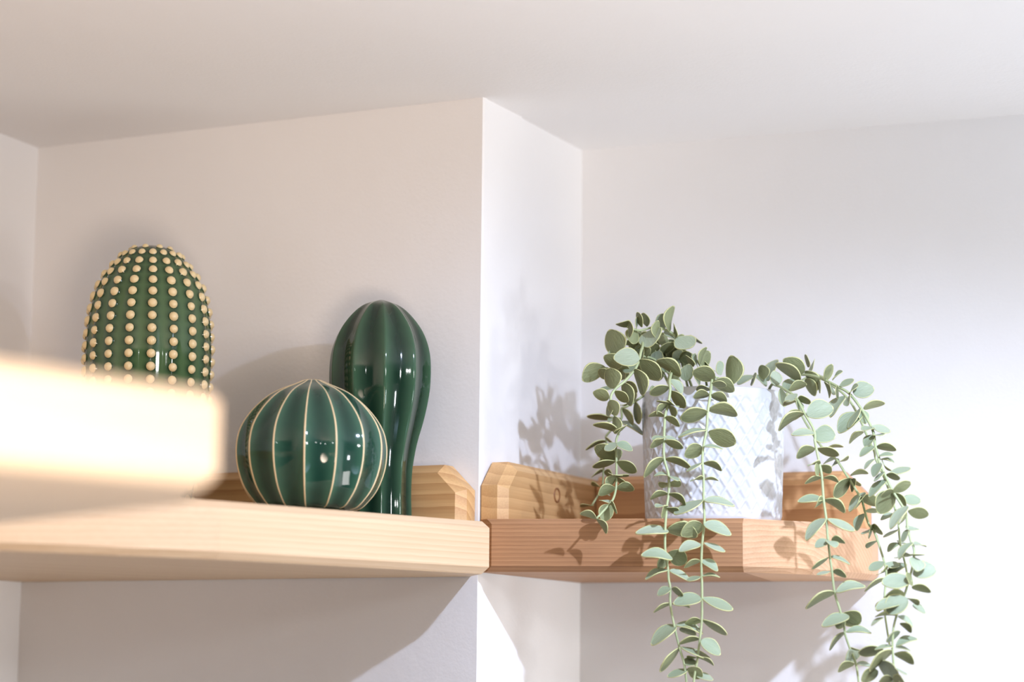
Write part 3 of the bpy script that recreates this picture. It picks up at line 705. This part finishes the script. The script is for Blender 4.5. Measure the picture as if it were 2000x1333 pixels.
# right strand in front of the shelf's end
vine([(None, RX + 0.045, RZ - 0.012, RY - 0.01), ('C8', 300, 500, 2.11), ('C8', 380, 490, 2.085), ('C8', 520, 560, 2.06), ('C8', 640, 660, 2.045), ('C8', 740, 850, 2.03), ('C8', 860, 1060, 2.02), ('C8', 880, 1200, 2.015), ('D1', 475, 0, 2.01), ('D1', 495, 110, 2.01),
      ('D1', 540, 320, 2.008), ('D1', 570, 490, 2.006), ('D1', 590, 770, 2.004), ('D1', 625, 1030, 2.002), ('D1', 645, 1290, 2.0), ('D2', 515, 90, 2.0), ('D2', 540, 330, 2.0), ('D2', 565, 500, 2.0), ('D2', 600, 780, 2.0), ('D2', 680, 1050, 2.0), ('D2', 735, 1290, 2.0),
      ('D3', 780, 490, 2.0), ('D3', 870, 760, 2.0), ('D3', 970, 1010, 2.0), ('D3', 1020, 1333, 2.0), ('D3', 1040, 1600, 2.0)],
     {'C8': [(380, 490, 345, 315, 160, 1, -0.004), (740, 320, 490, 165, 210, -1, 0.006), (690, 420, 395, 225, 150, -1), (215, 410, 180, 240, 155, -1), (260, 430, 380, 180, 140, 1, 0.006), (250, 500, 110, 370, 85, 1), (490, 570, 600, 420, 170, 1, 0.004),
             (545, 550, 750, 480, 120, -1), (430, 530, 480, 745, 115, 1), (650, 600, 505, 690, 100, 1), (620, 690, 495, 745, 65, -1), (640, 660, 670, 805, 85, 1), (660, 680, 795, 680, 115, -1, 0.004), (735, 850, 435, 1055, 110, -1), (720, 840, 520, 900, 140, -1, 0.012),
             (765, 870, 1085, 790, 260, 1), (870, 1110, 600, 1130, 95, 1, -0.004), (870, 1110, 1110, 1160, 245, 1, 0.004)],
      'D1': [(480, 110, 260, 220, 135, -1), (510, 110, 765, 190, 120, -1), (540, 310, 400, 335, 35, -1), (530, 310, 490, 450, 80, -1), (550, 330, 670, 430, 130, -1), (560, 490, 365, 560, 62, -1), (590, 490, 768, 545, 62, -1),
             (580, 770, 285, 800, 100, 1), (600, 775, 845, 930, 110, -1), (590, 790, 490, 855, 90, -1, 0.004), (610, 1025, 385, 1280, 130, 1), (640, 1030, 965, 1165, 100, 1)],
      'D2': [(520, 110, 360, 188, 115, 1, -0.004), (510, 110, 598, 195, 100, 1, -0.004), (560, 110, 712, 130, 90, -1), (520, 330, 325, 465, 52, -1), (550, 320, 778, 412, 48, 1), (550, 510, 385, 552, 42, 1), (580, 510, 735, 575, 85, -1),
             (600, 785, 260, 975, 95, -1), (620, 785, 965, 715, 120, 1), (790, 1095, 470, 1215, 145, 1, -0.006), (700, 1060, 920, 1180, 240, -1, 0.004), (720, 1080, 640, 1240, 150, -1, 0.006)],
      'D3': [(780, 490, 548, 765, 75, -1), (810, 480, 1195, 500, 105, 1), (870, 770, 905, 1000, 280, 1, -0.004), (960, 790, 1060, 795, 35, -1), (950, 1020, 695, 1145, 125, -1), (990, 1020, 1245, 1075, 75, 1)]})
# right strand arching far out
vine([(None, RX + 0.05, RZ - 0.012, RY + 0.01), ('C8', 600, 380, 2.13), ('C8', 720, 350, 2.11), ('C8', 880, 370, 2.09), ('C8', 1030, 430, 2.075), ('D4', 240, 370, 2.06), ('D4', 390, 460, 2.05), ('D4', 540, 650, 2.04), ('D4', 670, 880, 2.03), ('D4', 715, 1010, 2.025),
      ('D4', 730, 1140, 2.02), ('D4', 780, 1310, 2.015), ('D5', 490, 290, 2.01), ('D5', 560, 460, 2.005), ('D5', 640, 630, 2.0), ('D5', 700, 750, 1.998), ('D5', 840, 970, 1.993), ('D5', 890, 1080, 1.99), ('D5', 905, 1250, 1.988), ('D6', 930, 170, 1.985), ('D6', 960, 290, 1.982),
      ('D6', 1000, 380, 1.98), ('D6', 1000, 520, 1.978), ('D6', 960, 730, 1.976), ('D6', 870, 1040, 1.974), ('D7', 750, 370, 1.972), ('D7', 700, 590, 1.97), ('D7', 690, 830, 1.97), ('D7', 705, 1050, 1.97), ('D7', 720, 1333, 1.97), ('D7', 730, 1560, 1.97)],
     {'C8': [(750, 300, 905, 525, 150, -1, -0.004), (785, 250, 770, 112, 62, -1), (840, 290, 868, 160, 42, 1, 0.01), (760, 400, 870, 605, 140, -1), (930, 420, 945, 578, 30, -1), (1000, 440, 1060, 635, 45, -1), (1080, 480, 1100, 595, 50, 1), (1000, 435, 1095, 235, 115, -1), (1110, 420, 1218, 328, 32, 1), (1170, 490, 1168, 655, 42, -1)],
      'D4': [(265, 370, 432, 283, 85, 1), (335, 495, 160, 745, 135, 1, 0.006), (440, 450, 690, 400, 230, 1), (395, 460, 490, 380, 42, 1), (400, 480, 380, 615, 75, 1), (540, 650, 395, 890, 75, 1, -0.006), (560, 720, 280, 950, 205, 1, 0.006), (575, 655, 830, 595, 100, -1), (540, 680, 600, 840, 140, 1, 0.002),
             (680, 890, 905, 950, 100, 1), (690, 900, 565, 945, 80, 1), (720, 1000, 610, 1150, 125, 1), (740, 1000, 805, 1010, 55, 1), (720, 1150, 545, 1268, 90, 1), (750, 1150, 980, 1195, 105, -1), (780, 1270, 940, 1265, 52, 1)],
      'D5': [(430, 275, 298, 408, 55, 1), (510, 280, 690, 320, 32, 1), (520, 330, 420, 515, 130, 1, -0.002), (560, 350, 595, 415, 42, -1), (580, 460, 440, 578, 52, 1), (640, 490, 925, 415, 95, 1, 0.006), (600, 505, 775, 545, 100, -1), (595, 580, 375, 805, 115, 1), (690, 740, 932, 630, 145, -1, -0.004), (700, 735, 532, 805, 95, -1, -0.004),
             (700, 760, 500, 1030, 290, -1, 0.004), (720, 770, 870, 940, 95, -1), (820, 850, 1075, 880, 155, 1, 0.01), (915, 960, 680, 1258, 135, 1, -0.006), (915, 1030, 1185, 1080, 175, -1), (880, 1130, 800, 1190, 75, -1)],
      'D6': [(910, 115, 1055, 95, 85, 1), (930, 120, 828, 255, 90, 1), (980, 300, 800, 520, 100, 1), (1000, 330, 1165, 360, 30, 1), (1000, 480, 888, 502, 62, -1), (1010, 490, 1085, 470, 60, -1), (1010, 515, 1040, 705, 220, 1, -0.004), (985, 760, 1290, 690, 260, 1), (955, 765, 925, 880, 140, -1, -0.004),
             (970, 940, 1220, 1010, 110, -1), (870, 1060, 608, 1090, 160, -1, -0.002), (980, 830, 578, 880, 230, 1, -0.006), (905, 1110, 640, 1300, 300, 1, -0.008), (800, 1180, 478, 1260, 150, 1, -0.006), (910, 1105, 1052, 1205, 75, -1), (980, 1200, 1150, 1310, 90, 1, 0.01)],
      'D7': [(750, 370, 468, 388, 42, -1), (560, 400, 398, 508, 52, 1), (770, 380, 965, 520, 75, 1), (800, 480, 945, 605, 95, -1), (690, 610, 700, 722, 210, 1, -0.004), (700, 820, 458, 862, 52, 1), (730, 830, 935, 880, 42, 1), (740, 810, 1022, 720, 105, 1), (560, 870, 232, 905, 155, -1, 0.01),
             (690, 880, 388, 1145, 125, -1), (720, 920, 972, 1060, 135, -1), (700, 1080, 640, 1300, 360, 1, -0.006), (740, 1130, 862, 1215, 35, 1), (690, 1290, 510, 1345, 130, -1), (690, 1290, 845, 1340, 120, -1), (480, 1170, 262, 1310, 180, -1, 0.006)]})
# right strand hanging beside the shelf's end
vine([(None, RX + 0.055, RZ - 0.012, RY + 0.012), ('C8', 560, 620, 2.14), ('C8', 750, 960, 2.12), ('C8', 960, 1280, 2.10), ('D1', 740, 240, 2.085), ('D1', 790, 300, 2.08), ('D1', 890, 460, 2.07), ('D1', 940, 530, 2.065), ('D1', 1030, 680, 2.055), ('D1', 1090, 790, 2.05), ('D1', 1130, 940, 2.045), ('D1', 1180, 1100, 2.04),
      ('D1', 1230, 1150, 2.035), ('D6', 410, 100, 2.03), ('D6', 470, 260, 2.025), ('D6', 560, 540, 2.015), ('D6', 595, 700, 2.01), ('D6', 600, 820, 2.01), ('D6', 585, 960, 2.005), ('D7', 575, 120, 2.0), ('D7', 580, 330, 2.0), ('D7', 610, 560, 1.995), ('D7', 650, 800, 1.99)],
     {'D1': [(740, 240, 610, 300, 45, 1), (640, 100, 830, 90, 40, -1, 0.01), (790, 290, 700, 352, 42, 1), (800, 280, 892, 265, 52, -1), (940, 460, 1152, 438, 62, -1), (935, 500, 745, 725, 165, -1), (945, 530, 980, 650, 100, -1), (950, 500, 1042, 595, 72, -1), (1135, 685, 945, 912, 95, 1, -0.004), (1090, 750, 1305, 840, 145, -1), (1080, 800, 1018, 862, 65, -1),
             (1130, 930, 1295, 920, 62, -1), (1120, 960, 1028, 1162, 115, 1), (1225, 1155, 1340, 1195, 105, -1), (1210, 1160, 1118, 1225, 55, 1), (1230, 1160, 1178, 1225, 85, -1)],
      'D6': [(455, 270, 338, 368, 72, -1), (575, 580, 368, 685, 130, 1), (580, 600, 752, 640, 105, 1), (595, 710, 518, 740, 72, -1), (600, 700, 672, 700, 65, -1), (595, 820, 318, 988, 55, -1), (620, 800, 872, 630, 130, 1, 0.004), (580, 1120, 480, 1275, 130, -1)]}, 0.0012)
# thin strand behind the arching one
vine([(None, RX + 0.052, RZ - 0.012, RY + 0.016), ('C8', 820, 360, 2.14), ('D4', 200, 380, 2.11), ('D4', 330, 480, 2.10), ('D4', 440, 620, 2.09), ('D4', 570, 880, 2.08), ('D4', 600, 960, 2.075), ('D5', 420, 150, 2.06), ('D5', 450, 280, 2.05), ('D5', 560, 520, 2.04), ('D5', 700, 900, 2.03), ('D5', 775, 1190, 2.02), ('D6', 780, 60, 2.015), ('D6', 800, 300, 2.01), ('D6', 850, 510, 2.005), ('D6', 895, 720, 2.0), ('D6', 900, 900, 2.0)],
     {'D4': [(580, 960, 408, 1098, 72, -1)],
      'D5': [(760, 1090, 542, 1150, 75, 1)],
      'D6': [(780, 110, 578, 212, 40, 1), (805, 310, 638, 422, 85, 1), (810, 310, 915, 318, 35, 1), (850, 500, 790, 520, 40, 1)]}, 0.0012)
bpy.context.view_layer.update()
